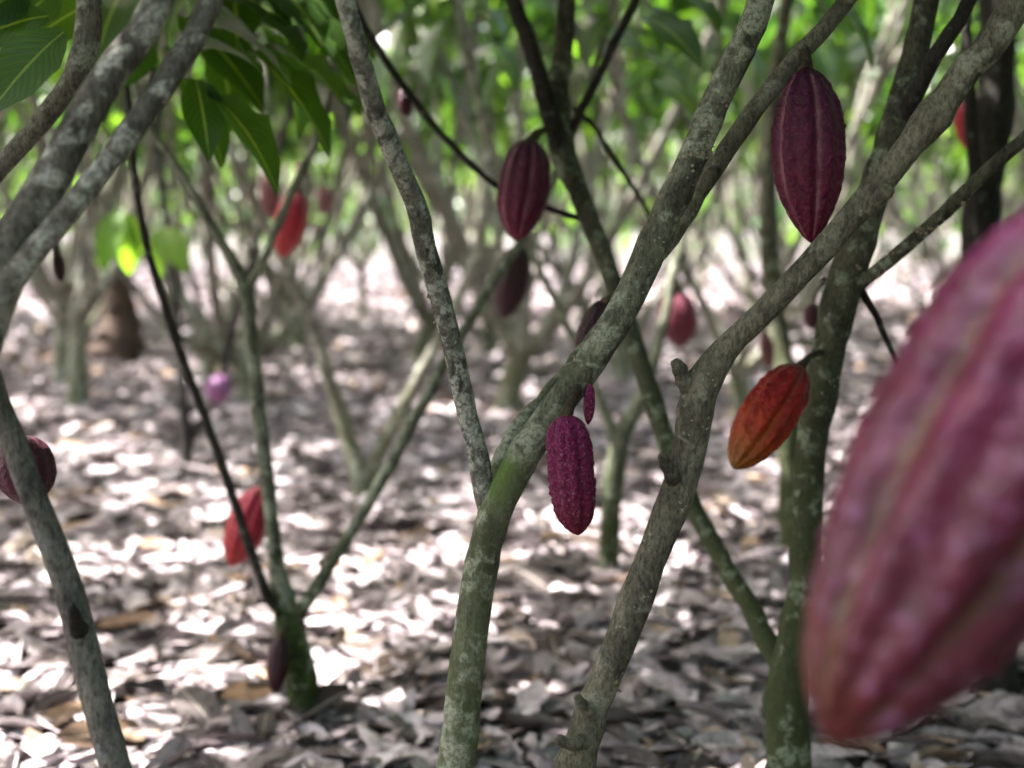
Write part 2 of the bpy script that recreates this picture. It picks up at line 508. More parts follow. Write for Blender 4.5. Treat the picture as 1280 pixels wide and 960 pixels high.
# dry leaf blades: a 5 x 3 grid, curled and bent
def litter_template(rows, cols, curl, bend, ragged, seed):
    r = np.random.default_rng(seed)
    V, uv = [], []
    for i in range(rows):
        u = i / (rows - 1)
        w = (math.sin(math.pi * min(max(u, 0.05), 0.97) ** 0.85) ** 0.6) * (1 + ragged * r.uniform(-.3, .2))
        for j in range(cols):
            v = -1 + 2 * j / (cols - 1)
            a = v * curl
            w_ = w
            w = w_ * (1 + ragged * r.uniform(-.22, .12))
            x = math.sin(a) / max(abs(curl), 1e-3) * w if abs(curl) > 1e-3 else v * w
            z = (1 - math.cos(a)) / max(abs(curl), 1e-3) * w * (1 if curl > 0 else -1)
            V.append((x * 0.5, u - 0.5 + r.uniform(-.02, .02), z * 0.5 + bend * ((u - .5) ** 2 - .08) + r.uniform(-.03, .03)))
            uv.append((0.5 + v * 0.5, u))
            w = w_
    Fc = [(i * cols + j, i * cols + j + 1, (i + 1) * cols + j + 1, (i + 1) * cols + j) for i in range(rows - 1) for j in range(cols - 1)]
    return np.array(V), np.array(Fc), np.array(uv)

TEMPL = [litter_template(6, 3, c, b, 1.0, s) for s, (c, b) in enumerate([(0.3, .3), (-0.45, -.35), (0.8, .2), (-0.9, .3), (0.15, -.45), (-0.2, .25), (0.4, -.3), (1.5, -.3), (-0.35, .5), (0.1, .1)])]
TEMPL_LO = [litter_template(3, 3, c, b, 0.5, 40 + s) for s, (c, b) in enumerate([(0.6, .5), (-0.7, -.6), (1.0, .3), (-0.3, -.4), (0.2, .6)])]

def rot_mats(yaw, tx, ty):
    cy, sy = np.cos(yaw), np.sin(yaw)
    cx, sx_ = np.cos(tx), np.sin(tx)
    c2, s2 = np.cos(ty), np.sin(ty)
    z0, o1 = np.zeros_like(yaw), np.ones_like(yaw)
    Rz = np.stack([np.stack([cy, -sy, z0], -1), np.stack([sy, cy, z0], -1), np.stack([z0, z0, o1], -1)], -2)
    Rx = np.stack([np.stack([o1, z0, z0], -1), np.stack([z0, cx, -sx_], -1), np.stack([z0, sx_, cx], -1)], -2)
    Ry = np.stack([np.stack([c2, z0, s2], -1), np.stack([z0, o1, z0], -1), np.stack([-s2, z0, c2], -1)], -2)
    return Rz @ Rx @ Ry

def scatter_zone(n, d0, d1, half, L0, L1, templ, zpile, tilt):
    """n blades between ground distances d0 and d1 in a wedge of half-slope half"""
    y = np.sqrt(rng.uniform(d0 ** 2, d1 ** 2, n))
    x = rng.uniform(-1, 1, n) * (half * y + 0.35)
    z = np.array([ground_z(a, b) for a, b in zip(x, y)]) + rng.uniform(0, zpile, n)
    L = rng.uniform(L0, L1, n)
    Wd = L * rng.uniform(0.38, 0.62, n)
    Rm = rot_mats(rng.uniform(0, 6.283, n), rng.normal(0, tilt, n), rng.normal(0, tilt, n))
    Vs, Fs, As, Us, base = [], [], [], [], 0
    which = rng.integers(0, len(templ), n)
    rv = rng.uniform(0, 1, n)
    for k, (tv, tf, tu) in enumerate(templ):
        idx = np.where(which == k)[0]
        if len(idx) == 0:
            continue
        sc = np.stack([Wd[idx], L[idx], L[idx] * 0.75], -1)
        v = tv[None] * sc[:, None, :]
        v = np.einsum('nij,nkj->nki', Rm[idx], v)
        v += np.stack([x[idx], y[idx], z[idx]], -1)[:, None, :]
        Vs.append(v.reshape(-1, 3))
        Fs.append((tf[None] + (np.arange(len(idx)) * len(tv))[:, None, None]).reshape(-1, 4) + base)
        As.append(np.repeat(rv[idx], len(tv)))
        Us.append(np.tile(tu, (len(idx), 1)))
        base += len(idx) * len(tv)
    return np.vstack(Vs), np.vstack(Fs), np.concatenate(As), np.vstack(Us)

def build_litter():
    Z = [scatter_zone(11000, 1.3, 4.2, 0.50, 0.045, 0.155, TEMPL, 0.026, 0.22),
         scatter_zone(24000, 4.2, 9.5, 0.48, 0.08, 0.20, TEMPL_LO, 0.028, 0.20),
         scatter_zone(30000, 9.5, 30, 0.46, 0.12, 0.30, TEMPL_LO, 0.03, 0.35)]
    off, V, Fc, A, U = 0, [], [], [], []
    for v, f, a, u in Z:
        V.append(v); Fc.append(f + off); A.append(a); U.append(u)
        off += len(v)
    me = mesh('leaf_litter', np.vstack(V), np.vstack(Fc), True, {'rnd': np.concatenate(A)}, np.vstack(U))
    obj('leaf_litter', me, M['litter'], ground, kind='stuff')
    # the 300 blades that show largest lie on top, one object each
    metas = []
    for k, (tv, tf, tu) in enumerate(TEMPL):
        for q in range(2):
            v = tv * np.array([0.5, 1, 0.75])
            metas.append(mesh('fallen_leaf', v, tf, True, {'rnd': np.full(len(v), 0.07 * k + 0.31 * q)}, tu))
    dark = []
    for k in range(7):
        me = metas[2 * k].copy()
        me.name = 'fallen_leaf'
        me.materials.append(M['litter_dark'])
        dark.append(me)
    cnt = 0
    while cnt < 300:
        y = 1.75 + 3.0 * random.random() ** 1.3
        x = random.uniform(-1, 1) * (0.37 * y)
        px, py, d = proj(np.array((x, y, 0)))
        if not (-20 < px < 1300 and py < 975):
            continue
        o = obj('fallen_leaf', random.choice(metas), M['litter'], ground)
        L = random.uniform(0.06, 0.15)
        o.scale = (L * random.uniform(.8, 1.25), L, L)
        o.location = (x, y, ground_z(x, y) + 0.032 + random.uniform(0, .012))
        o.rotation_euler = (random.gauss(0, .2), random.gauss(0, .2), random.uniform(0, 6.28))
        cnt += 1
        if cnt % 9 == 0:
            o.data = dark[cnt % 7]
            o.scale = (L * 1.1 + .03, L + .05, L + .02)

build_litter()

# ------------------------------------------------------------------ leaves
def leaf_template(rows=7, droop=0.35, fold=0.16):
    V, uv = [], []
    for i in range(rows):
        u = i / (rows - 1)
        w = math.sin(math.pi * min(max(u, 0.02), 0.99) ** 0.9) ** 0.75
        if u > 0.84:
            w *= 0.75
        for v in (-1, 0, 1):
            wav = 0.035 * math.sin(u * 17 + v) * abs(v)
            V.append((v * w * 0.5, u, -droop * u * u + fold * abs(v) * w * 0.5 + wav))
            uv.append((0.5 + v * 0.5, u))
    Fc = [(i * 3 + j, i * 3 + j + 1, (i + 1) * 3 + j + 1, (i + 1) * 3 + j) for i in range(rows - 1) for j in range(2)]
    return np.array(V), np.array(Fc), np.array(uv)

LT = leaf_template()
LT_LO = leaf_template(4, 0.3, 0.14)

def leaves_mesh(name, base, axis, L, Wd, roll, templ=LT, rv=None):
    n = len(base)
    axis = axis / np.linalg.norm(axis, axis=1)[:, None]
    up = np.array([0.0, 0.0, 1.0]) + rng.normal(0, 0.12, (n, 3))
    s = np.cross(axis, up)
    s /= np.linalg.norm(s, axis=1)[:, None] + 1e-9
    nr = np.cross(s, axis)
    cr, sr = np.cos(roll)[:, None], np.sin(roll)[:, None]
    s2 = s * cr + nr * sr
    n2 = nr * cr - s * sr
    tv, tf, tu = templ
    v = base[:, None, :] + s2[:, None, :] * (tv[None, :, 0:1] * Wd[:, None, None]) + axis[:, None, :] * (tv[None, :, 1:2] * L[:, None, None]) \
        + n2[:, None, :] * (tv[None, :, 2:3] * L[:, None, None])
    Fc = (tf[None] + (np.arange(n) * len(tv))[:, None, None]).reshape(-1, 4)
    rv = rng.uniform(0, 1, n) if rv is None else rv
    return mesh(name, v.reshape(-1, 3), Fc, True, {'rnd': np.repeat(rv, len(tv))}, np.tile(tu, (n, 1)))

def whorls(tips, per, spread, L=(0.16, 0.28)):
    """tufts of drooping leaves round twig tips"""
    tips = np.asarray(tips)
    n = len(tips) * per
    t = np.repeat(tips, per, axis=0)
    az = rng.uniform(0, 6.283, n)
    el = rng.normal(-0.5, 0.42, n)
    ax = np.stack([np.cos(az) * np.cos(el), np.sin(az) * np.cos(el), np.sin(el)], -1)
    base = t + rng.normal(0, spread, (n, 3)) * np.array([1, 1, 0.8])
    Ls = rng.uniform(L[0], L[1], n)
    return base, ax, Ls, Ls * rng.uniform(0.30, 0.42, n), rng.normal(0, 0.45, n)

# ------------------------------------------------------------------ trees
ALL_TIPS = {}

def limb_pts(spec, ext=None, ws=1.0):
    """spec rows (px, py, width px, depth) -> (x, y, z, r); ext = (length, (dx,dy,dz), end radius) grows on above the frame"""
    out = []
    for i, (px, py, w, d) in enumerate(spec):
        p = P(px, py, d)
        a, b = spec[max(0, i - 1)], spec[min(len(spec) - 1, i + 1)]
        k = abs(b[1] - a[1]) / max(math.hypot(b[0] - a[0], b[1] - a[1]), 1e-6)   # widths were read across, not square to the limb
        out.append((p.x, p.y, p.z, w / 2 / F * d * max(k, 0.6) * 0.94 * ws))
    if ext:
        L, dirn, rend = ext
        p, q = np.array(out[-1]), np.array(out[-2])
        t = p[:3] - q[:3]
        t /= np.linalg.norm(t)
        dv = np.array(dirn, dtype=float)
        dv /= np.linalg.norm(dv)
        a = t * 0.65 + dv * 0.35
        b = t * 0.35 + dv * 0.65
        p1 = p[:3] + a / np.linalg.norm(a) * L * 0.5
        p2 = p1 + b / np.linalg.norm(b) * L * 0.5
        r0 = p[3]
        out.append((*p1, r0 * 0.5 + rend * 0.5))
        out.append((*p2, rend))
    return out

def to_ground(pts, flare=1.3):
    """put a root end on the ground below the first point, flared"""
    p = np.array(pts[0])
    t = np.array(pts[0][:3]) - np.array(pts[1][:3])
    t /= np.linalg.norm(t)
    k = (p[2] + 0.03) / max(-t[2], 0.3)
    e = p[:3] + t * k
    e[2] = -0.03
    m = (p[:3] + e) / 2
    return [(e[0], e[1], e[2], p[3] * flare), (m[0], m[1], m[2], p[3] * (0.7 + 0.32 * flare))] + list(pts)

GROUP_NEAR = 'cocoa trees standing nearest the camera'

class Tree:
    def __init__(self, label, trunk, mat, name='cocoa_tree', n=46, k=20, root=True, knobs=0.25, ext=None, rough=0.09, ws=1.0, flare=1.3):
        pts = limb_pts(trunk, ext, ws)
        self.ws = ws
        if root:
            pts = to_ground(pts, flare)
        b = pts[0]
        self.e = thing(name, label, 'tree', (b[0], b[1], max(0.0, ground_z(b[0], b[1]))))
        self.seed = random.uniform(0, 50)
        self.mat = mat
        obj('trunk', tube_mesh('trunk', pts, n=n, k=k, rough=rough, knobs=knobs, seed=self.seed, wob=0.25), M[mat], self.e)
        self.tips = [pts[-1][:3]] if ext else []

    def limb(self, spec, ext=None, mat=None, n=34, k=14, knobs=0.2, name='branch', rough=0.09, wob=0.3, label=None, ws=None):
        pts = limb_pts(spec, ext, self.ws if ws is None else ws)
        self.seed += 3.1
        o = obj(name, tube_mesh(name, pts, n=n, k=k, rough=rough, knobs=knobs, seed=self.seed, wob=wob), M[mat or self.mat], self.e)
        if label:
            o['label'] = label
        if ext:
            self.tips.append(pts[-1][:3])
        return o

    def leaf(self, base, tip, w, d0, d1=None, mat='leaf_near', roll=0.0):
        """one big leaf from pixel base to pixel tip, w pixels broad"""
        d1 = d0 if d1 is None else d1
        a, b = P(*base, d0), P(*tip, d1)
        L = (b - a).length
        ax = np.array([(b - a)[:]])
        bulge = np.array([[0, 0, 0.12 * L]])
        me = leaves_mesh('leaf', np.array([a[:]]), ax + bulge * 2, np.array([L]), np.array([w * 1.2 / F * d0]), np.array([roll]), rv=np.array([random.random()]))
        o = obj('leaf', me, M[mat], self.e)
        # its petiole
        return o

    def crown(self, n_tip=16, per=12, spread=0.42, zmin=1.75, allow=False):
        """leaves on the twigs above the picture"""
        base = []
        for t in self.tips:
            for _ in range(n_tip):
                q = np.array(t) + rng.normal(0, spread, 3) * np.array([1, 1, 0.55]) + np.array([0, 0, 0.25])
                q[2] = max(q[2], zmin + rng.uniform(0.1, 0.4))
                base.append(q)
        if not base:
            return
        b, ax, L, Wd, ro = whorls(base, per, 0.06)
        tipz = b + ax * L[:, None]
        keep = np.ones(len(b), bool)
        if not allow:
            for pt in (b, tipz, b + ax * L[:, None] - np.array([0, 0, .09])):
                px, py, d = proj(pt)
                keep &= ~((px > -120) & (px < 1400) & (py > -40) & (d > 0.05)) & ~((d <= 0.35) & (pt[:, 2] < 1.5))
        if allow:
            px, py, d = proj(b + ax * L[:, None])
            near = np.where((px > -10) & (px < 1290) & (py > 0) & (py < 330))[0][:150]
            for i in near:
                obj('leaf', leaves_mesh('leaf', b[i:i + 1], ax[i:i + 1], L[i:i + 1], Wd[i:i + 1], ro[i:i + 1]), M['leaf'], self.e)
            keep[near] = False
        me = leaves_mesh('crown', b[keep], ax[keep], L[keep], Wd[keep], ro[keep])
        obj('crown', me, M['leaf'], self.e, kind='stuff')

UP = (0, 0, 1)
# --- T1: the sharp forked tree in the middle
t1 = Tree('sharp grey-green lichen-spotted cocoa tree forking at mid height, magenta pod hanging at its fork',
          [(563, 985, 53, 1.60), (576, 900, 50, 1.60), (587, 800, 47, 1.60), (600, 720, 46, 1.59), (616, 645, 46, 1.58), (645, 585, 50, 1.57), (690, 515, 50, 1.56), (738, 450, 50, 1.55),
           (780, 382, 48, 1.55), (818, 300, 45, 1.55), (858, 215, 43, 1.55), (893, 135, 42, 1.55), (922, 70, 41, 1.55), (958, -15, 38, 1.55)], 'bark_main',
          n=110, k=26, knobs=0.22, ext=(0.9, (0.2, 0.3, 1), 0.009), rough=0.085)
t1.limb([(612, 655, 40, 1.585), (602, 590, 34, 1.58), (588, 530, 33, 1.57), (568, 450, 34, 1.55), (548, 370, 35, 1.52), (528, 290, 36, 1.48), (508, 225, 36, 1.44), (478, 160, 35, 1.40), (452, 80, 34, 1.36), (428, -10, 32, 1.32)],
        ext=(0.8, (-.4, 0.1, 1), 0.008), ws=.84, mat='bark_lichen', n=80, k=18, knobs=0.15)
t1.limb([(622, 620, 40, 1.60), (632, 570, 34, 1.62), (655, 528, 30, 1.64), (690, 488, 27, 1.68), (728, 440, 25, 1.74), (765, 395, 22, 1.8)], n=40, k=14)
t1.limb([(800, 345, 26, 1.60), (838, 300, 29, 1.62), (868, 252, 33, 1.63), (905, 190, 37, 1.64), (945, 135, 38, 1.65), (1000, 68, 37, 1.66), (1065, -10, 34, 1.66)],
        ext=(0.8, (.5, 0.3, 1), 0.008), ws=.85, n=60, k=16, mat='bark_brown')

# --- T2: sharp tree leaning right with the long bare limb
t2 = Tree('bare brown knobbly cocoa tree leaning right, one long limb rising to the top right corner',
          [(703, 1000, 66, 1.56), (722, 945, 62, 1.56), (748, 870, 54, 1.56), (775, 800, 53, 1.55), (805, 725, 54, 1.55), (838, 640, 54, 1.55), (858, 575, 55, 1.55), (868, 520, 58, 1.54), (884, 468, 60, 1.53),
           (920, 425, 54, 1.52), (975, 368, 54, 1.50), (1030, 310, 54, 1.49), (1090, 240, 55, 1.48), (1145, 172, 56, 1.47), (1205, 92, 58, 1.46), (1285, -20, 62, 1.45)], 'bark_brown',
          n=120, k=26, knobs=0.3, ext=(0.9, (.3, .2, 1), 0.01), ws=.84)
t2.limb([(872, 505, 40, 1.54), (858, 478, 34, 1.53), (850, 462, 26, 1.52), (847, 454, 18, 1.51)], n=12, k=12, name='branch_stub', rough=.32)
t2.limb([(735, 925, 40, 1.55), (712, 930, 34, 1.53), (697, 925, 26, 1.52)], n=10, k=12, name='branch_stub', rough=.32)
t2.limb([(745, 895, 40, 1.55), (727, 880, 26, 1.53), (720, 870, 14, 1.52)], n=10, k=12, name='branch_stub', rough=.32)
t2.limb([(842, 600, 30, 1.54), (830, 575, 20, 1.52), (826, 568, 12, 1.515)], n=8, k=10, name='branch_stub', rough=.32)
t2.limb([(1082, 262, 44, 1.48), (1106, 240, 40, 1.465), (1112, 236, 30, 1.46)], n=8, k=12, name='branch_stub', rough=.32)

# --- T3: mossy tree behind with the long arching left limb
t3 = Tree('dark mossy cocoa tree behind the bare one, its stem passing right of the orange-red pod',
          [(988, 985, 72, 2.12), (986, 900, 70, 2.12), (988, 840, 62, 2.12), (1000, 750, 48, 2.10), (1008, 660, 48, 2.08), (1015, 550, 50, 2.05), (1032, 450, 54, 2.0), (1060, 345, 58, 1.95), (1085, 262, 52, 1.92), (1115, 170, 48, 1.9), (1145, 60, 44, 1.9), (1160, -10, 40, 1.9)],
          'bark_mossy', n=90, k=20, knobs=0.35, ext=(0.9, (.1, .2, 1), 0.01), ws=.84)
t3.limb([(986, 850, 46, 2.12), (955, 790, 38, 2.16), (915, 722, 34, 2.2), (872, 645, 32, 2.25), (840, 575, 32, 2.28), (812, 490, 32, 2.32), (783, 400, 32, 2.36), (752, 315, 33, 2.4), (725, 245, 35, 2.42), (703, 185, 38, 2.45), (698, 110, 36, 2.48), (706, 40, 30, 2.5), (712, -15, 28, 2.5)],
        ext=(0.7, (.1, .1, 1), 0.008), n=90, k=14)
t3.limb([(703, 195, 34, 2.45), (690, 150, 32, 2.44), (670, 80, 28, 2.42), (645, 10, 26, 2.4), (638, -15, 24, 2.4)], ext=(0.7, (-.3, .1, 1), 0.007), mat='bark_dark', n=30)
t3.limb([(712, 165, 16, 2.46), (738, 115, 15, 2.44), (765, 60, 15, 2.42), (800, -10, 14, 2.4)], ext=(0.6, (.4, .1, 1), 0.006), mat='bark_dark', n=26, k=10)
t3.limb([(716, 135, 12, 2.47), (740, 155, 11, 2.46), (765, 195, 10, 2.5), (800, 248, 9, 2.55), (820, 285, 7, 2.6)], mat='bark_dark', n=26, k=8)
t3.limb([(732, 275, 18, 2.42), (690, 262, 16, 2.42), (625, 235, 15, 2.42), (565, 182, 15, 2.42), (510, 115, 15, 2.40), (460, 40, 14, 2.38), (430, -20, 12, 2.36)], ext=(0.6, (-.4, .1, 1), 0.006), mat='bark_dark', n=44, k=10)
t3.limb([(1055, 372, 34, 1.96), (1085, 348, 34, 1.93), (1120, 318, 33, 1.9), (1165, 280, 32, 1.86), (1220, 226, 32, 1.82), (1290, 165, 32, 1.78), (1360, 110, 30, 1.75)], ext=(0.7, (.6, .1, 1), 0.008), n=44, k=14, mat='bark_mossy', label='limb with a pale sunlit upper edge')
t3.limb([(1122, 160, 34, 1.9), (1150, 105, 30, 1.86), (1185, 45, 28, 1.82), (1220, -15, 26, 1.8)], ext=(0.7, (.4, .1, 1), 0.007), n=26, k=12, mat='bark_dark')
t3.limb([(1070, 350, 16, 1.96), (1095, 395, 12, 1.98), (1118, 445, 9, 2.0), (1150, 500, 7, 2.05), (1190, 540, 5, 2.1)], n=20, k=8, mat='bark_dark')

# --- T4: near tree at the upper left, two lichened limbs meeting outside the frame
t4 = Tree('near cocoa tree at the left edge sending up two thick white-lichened limbs',
          [(-120, 640, 100, 1.16), (-75, 500, 98, 1.17), (-30, 400, 94, 1.18), (12, 310, 66, 1.19), (54, 240, 58, 1.20), (102, 150, 52, 1.21), (148, 72, 50, 1.22), (200, -10, 48, 1.23)], 'bark_white',
          n=70, k=22, knobs=0.15, ext=(0.8, (.1, .3, 1), 0.009))
t4.limb([(-40, 425, 56, 1.16), (10, 355, 46, 1.17), (64, 290, 42, 1.18), (128, 212, 40, 1.2), (184, 135, 39, 1.22), (230, 65, 38, 1.24), (270, -12, 36, 1.26)], ext=(0.8, (.3, .3, 1), 0.008), n=54, k=18)
t4.limb([(-20, 235, 34, 1.75), (30, 175, 34, 1.75), (78, 120, 34, 1.75), (102, 75, 36, 1.75), (112, -15, 34, 1.75)], ext=(0.7, (-.2, .3, 1), 0.008), n=34, k=14, mat='bark_far')
t4.limb([(-60, 470, 30, 1.3), (-45, 330, 32, 1.6), (-20, 235, 34, 1.75)], n=14, k=12, mat='bark_far')

# --- slanting grey stem, bottom left
tg = Tree('smooth grey slanting stem crossing the lower left corner, in front of a purple pod',
          [(170, 1040, 56, 1.32), (146, 960, 56, 1.32), (118, 860, 59, 1.32), (98, 780, 58, 1.32), (72, 700, 55, 1.31), (40, 615, 52, 1.30), (8, 530, 46, 1.29), (-20, 455, 42, 1.28), (-70, 330, 38, 1.27)], 'bark_grey',
          n=54, k=20, knobs=0.15, ws=.73, ext=(0.9, (-.2, 0, 1), 0.009))
tg.limb([(98, 790, 34, 1.315), (92, 765, 22, 1.28), (90, 758, 14, 1.27)], n=8, k=10, name='branch_stub', rough=.32, mat='bark_dark')

# --- T6: slim tree left of centre with mossy green foot
t6 = Tree('slim cocoa tree left of centre with a mossy dark green foot and four spreading limbs',
          [(381, 905, 60, 2.69), (375, 840, 56, 2.69), (362, 780, 54, 2.69), (350, 730, 36, 2.69), (343, 680, 27, 2.69), (335, 610, 26, 2.70), (323, 510, 27, 2.70), (314, 420, 26, 2.70), (304, 355, 28, 2.70), (272, 295, 20, 2.72), (225, 215, 17, 2.74), (190, 160, 15, 2.76), (150, 60, 14, 2.8), (128, -20, 12, 2.8)], 'bark_green',
          n=80, k=16, knobs=0.2, ws=.72, flare=1.9, ext=(0.5, (-.1, .1, 1), 0.006))
t6.limb([(352, 770, 26, 2.68), (332, 740, 20, 2.66), (308, 672, 19, 2.63), (272, 565, 18, 2.6), (238, 475, 17, 2.58), (208, 390, 16, 2.56), (182, 300, 15, 2.54), (168, 215, 14, 2.52), (160, 120, 13, 2.5), (150, 20, 12, 2.5), (146, -20, 11, 2.5)], ext=(0.5, (.1, .1, 1), 0.005), mat='bark_dark', n=60, k=10)
t6.limb([(368, 780, 34, 2.68), (395, 735, 27, 2.68), (435, 672, 25, 2.7), (480, 595, 25, 2.73), (525, 510, 25, 2.76), (570, 430, 24, 2.8), (612, 360, 22, 2.85), (645, 310, 19, 2.9), (685, 240, 15, 2.95), (725, 150, 13, 3.0), (750, 60, 12, 3.0), (770, -20, 11, 3.0)], ext=(0.5, (.1, .1, 1), 0.006), n=64, k=12, mat='bark_green')
t6.limb([(303, 372, 22, 2.70), (330, 322, 19, 2.69), (350, 275, 18, 2.68), (372, 225, 16, 2.66), (400, 165, 15, 2.64), (418, 80, 13, 2.62), (425, -20, 12, 2.6)], ext=(0.5, (.2, .1, 1), 0.006), n=34, k=10)

# --- T5: green foot behind the magenta pod
t5 = Tree('stout moss-green cocoa trunk standing behind the magenta pod, splitting low into two limbs',
          [(758, 722, 40, 3.82), (763, 660, 38, 3.82), (768, 600, 38, 3.82), (777, 545, 38, 3.82), (800, 500, 26, 3.83), (826, 420, 20, 3.86), (845, 330, 18, 3.9), (868, 240, 16, 3.95), (890, 120, 14, 4.0), (905, -20, 12, 4.0)], 'bark_green', n=50, k=14, ws=.72, flare=1.7, ext=(0.5, (.1, .1, 1), 0.008))
t5.limb([(774, 560, 30, 3.82), (756, 515, 22, 3.82), (738, 470, 18, 3.84), (705, 400, 16, 3.88), (672, 330, 15, 3.9), (640, 250, 13, 3.9), (600, 130, 12, 3.9), (565, -20, 11, 3.9)], ext=(0.5, (-.1, .1, 1), 0.007), n=44, k=12)

# --- T7: V-shaped tree behind T6
t7 = Tree('pale V-shaped cocoa tree behind the slim one, its two limbs parting just above the litter',
          [(456, 626, 34, 4.93), (450, 600, 32, 4.93), (438, 555, 25, 4.93), (420, 500, 22, 4.93), (395, 420, 20, 4.9), (362, 345, 19, 4.88), (325, 265, 17, 4.85), (290, 190, 15, 4.8), (262, 90, 14, 4.8), (245, -20, 13, 4.8)], 'bark_far', n=50, k=12, ws=.9, flare=1.6, ext=(0.6, (-.1, .1, 1), 0.012))
t7.limb([(453, 612, 26, 4.93), (472, 570, 22, 4.93), (500, 515, 22, 4.95), (535, 450, 20, 4.97), (575, 370, 18, 5.0), (600, 300, 16, 5.0), (610, 200, 14, 5.05), (590, 80, 13, 5.1), (570, -20, 12, 5.1)], ext=(0.6, (.1, .1, 1), 0.012), n=44, k=12)

# --- T8: thin dark forked stem, far left of centre
t8 = Tree('short thin dark forked stem on the pale litter beside the lilac pod',
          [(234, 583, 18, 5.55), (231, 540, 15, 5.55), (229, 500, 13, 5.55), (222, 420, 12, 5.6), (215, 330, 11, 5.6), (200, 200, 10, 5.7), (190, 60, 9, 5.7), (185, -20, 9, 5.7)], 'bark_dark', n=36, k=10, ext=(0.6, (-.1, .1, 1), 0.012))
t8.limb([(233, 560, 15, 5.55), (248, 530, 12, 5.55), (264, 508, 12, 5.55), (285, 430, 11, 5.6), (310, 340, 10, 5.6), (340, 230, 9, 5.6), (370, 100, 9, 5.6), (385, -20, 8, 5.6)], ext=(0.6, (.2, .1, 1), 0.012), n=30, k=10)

# --- T9: dark upright trunk at the right edge behind the big pod
t9 = Tree('dark upright trunk at the right edge, rising behind the large foreground pod',
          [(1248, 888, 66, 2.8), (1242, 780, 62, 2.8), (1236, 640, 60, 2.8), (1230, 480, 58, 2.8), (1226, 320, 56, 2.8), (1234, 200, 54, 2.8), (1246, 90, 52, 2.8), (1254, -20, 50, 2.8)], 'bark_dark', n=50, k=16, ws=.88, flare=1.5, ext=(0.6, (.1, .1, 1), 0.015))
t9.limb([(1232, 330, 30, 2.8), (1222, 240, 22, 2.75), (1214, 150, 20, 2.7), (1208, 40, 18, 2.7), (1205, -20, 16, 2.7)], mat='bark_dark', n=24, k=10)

# --- T10: dark stem half hidden by the mossy one
t10 = Tree('shaded dark green stem half hidden behind the mossy stem, below the orange-red pod',
           [(992, 700, 40, 3.95), (991, 640, 34, 3.95), (988, 590, 30, 3.95), (985, 520, 28, 3.95), (975, 420, 24, 4.0), (960, 300, 22, 4.0), (965, 150, 20, 4.1), (985, -20, 18, 4.1)], 'bark_mossy', n=40, k=12, ext=(0.6, (.1, .1, 1), 0.012))

for t in (t1, t2, t3, t4, tg, t6, t5, t7, t8, t9, t10):
    far = t in (t5, t7, t8, t10)
    wide = t in (t4, tg, t6)
    t.crown(n_tip=(20 if wide else 14) if not far else 14, per=16, spread=0.62 if wide else 0.55, zmin=1.95 if not far else 1.7, allow=far)

# --- large leaves hanging into the picture, top left
for args in [((262, 118), (348, 216), 52, 2.1, 2.0), ((225, 95), (283, 190), 50, 2.2, 2.15), ((262, 30), (372, 92), 62, 2.2, 2.15), ((300, 60), (418, 168), 58, 2.3, 2.2),
             ((240, 10), (330, 45), 55, 2.3, 2.25), ((330, 0), (430, 60), 58, 2.5, 2.4), ((205, 60), (255, 130), 45, 2.3, 2.3), ((290, -20), (300, 50), 60, 2.4, 2.3),
             ((360, 95), (450, 130), 45, 2.6, 2.5), ((235, -10), (200, 50), 52, 2.5, 2.5), ((250, 60), (330, 80), 46, 2.15, 2.1), ((300, 20), (385, 60), 60, 2.3, 2.2), ((270, -10), (350, 20), 60, 2.4, 2.3), ((370, 10), (440, 90), 50, 2.5, 2.45), ((400, -20), (410, 70), 48, 2.6, 2.5), ((245, 100), (262, 185), 46, 2.1, 2.05), ((180, 20), (175, 110), 50, 2.4, 2.35), ((330, 60), (430, 110), 54, 2.35, 2.25), ((225, 20), (320, 120), 66, 2.45, 2.4), ((310, 30), (400, 150), 62, 2.5, 2.4), ((270, 60), (300, 150), 60, 2.5, 2.45), ((340, -20), (400, 40), 66, 2.4, 2.3), ((215, -20), (290, 40), 64, 2.45, 2.4), ((160, -20), (120, 60), 58, 2.5, 2.4), ((390, 20), (460, 60), 50, 2.7, 2.6)]:
    t6.leaf(*args, roll=random.uniform(-.3, .3))
for args in [((80, 40), (0, 138), 60, 1.7, 1.65), ((60, 20), (-40, 60), 58, 1.8, 1.75), ((70, -10), (20, 40), 52, 1.9, 1.85), ((120, 0), (60, 60), 50, 2.0, 1.9), ((30, -15), (-20, 30), 55, 1.8, 1.75)]:
    t4.leaf(*args, mat='leaf', roll=random.uniform(.7, 1.1))
for args in [((790, 70), (860, 100), 38, 3.0, 2.9), ((740, 40), (800, 62), 40, 3.0, 2.9), ((820, 100), (870, 140), 36, 3.1, 3.0), ((720, 70), (690, 130), 34, 3.0, 3.0), ((770, -10), (850, 40), 48, 2.9, 2.8)]:
    t3.leaf(*args, mat='leaf', roll=random.uniform(-.3, .3))

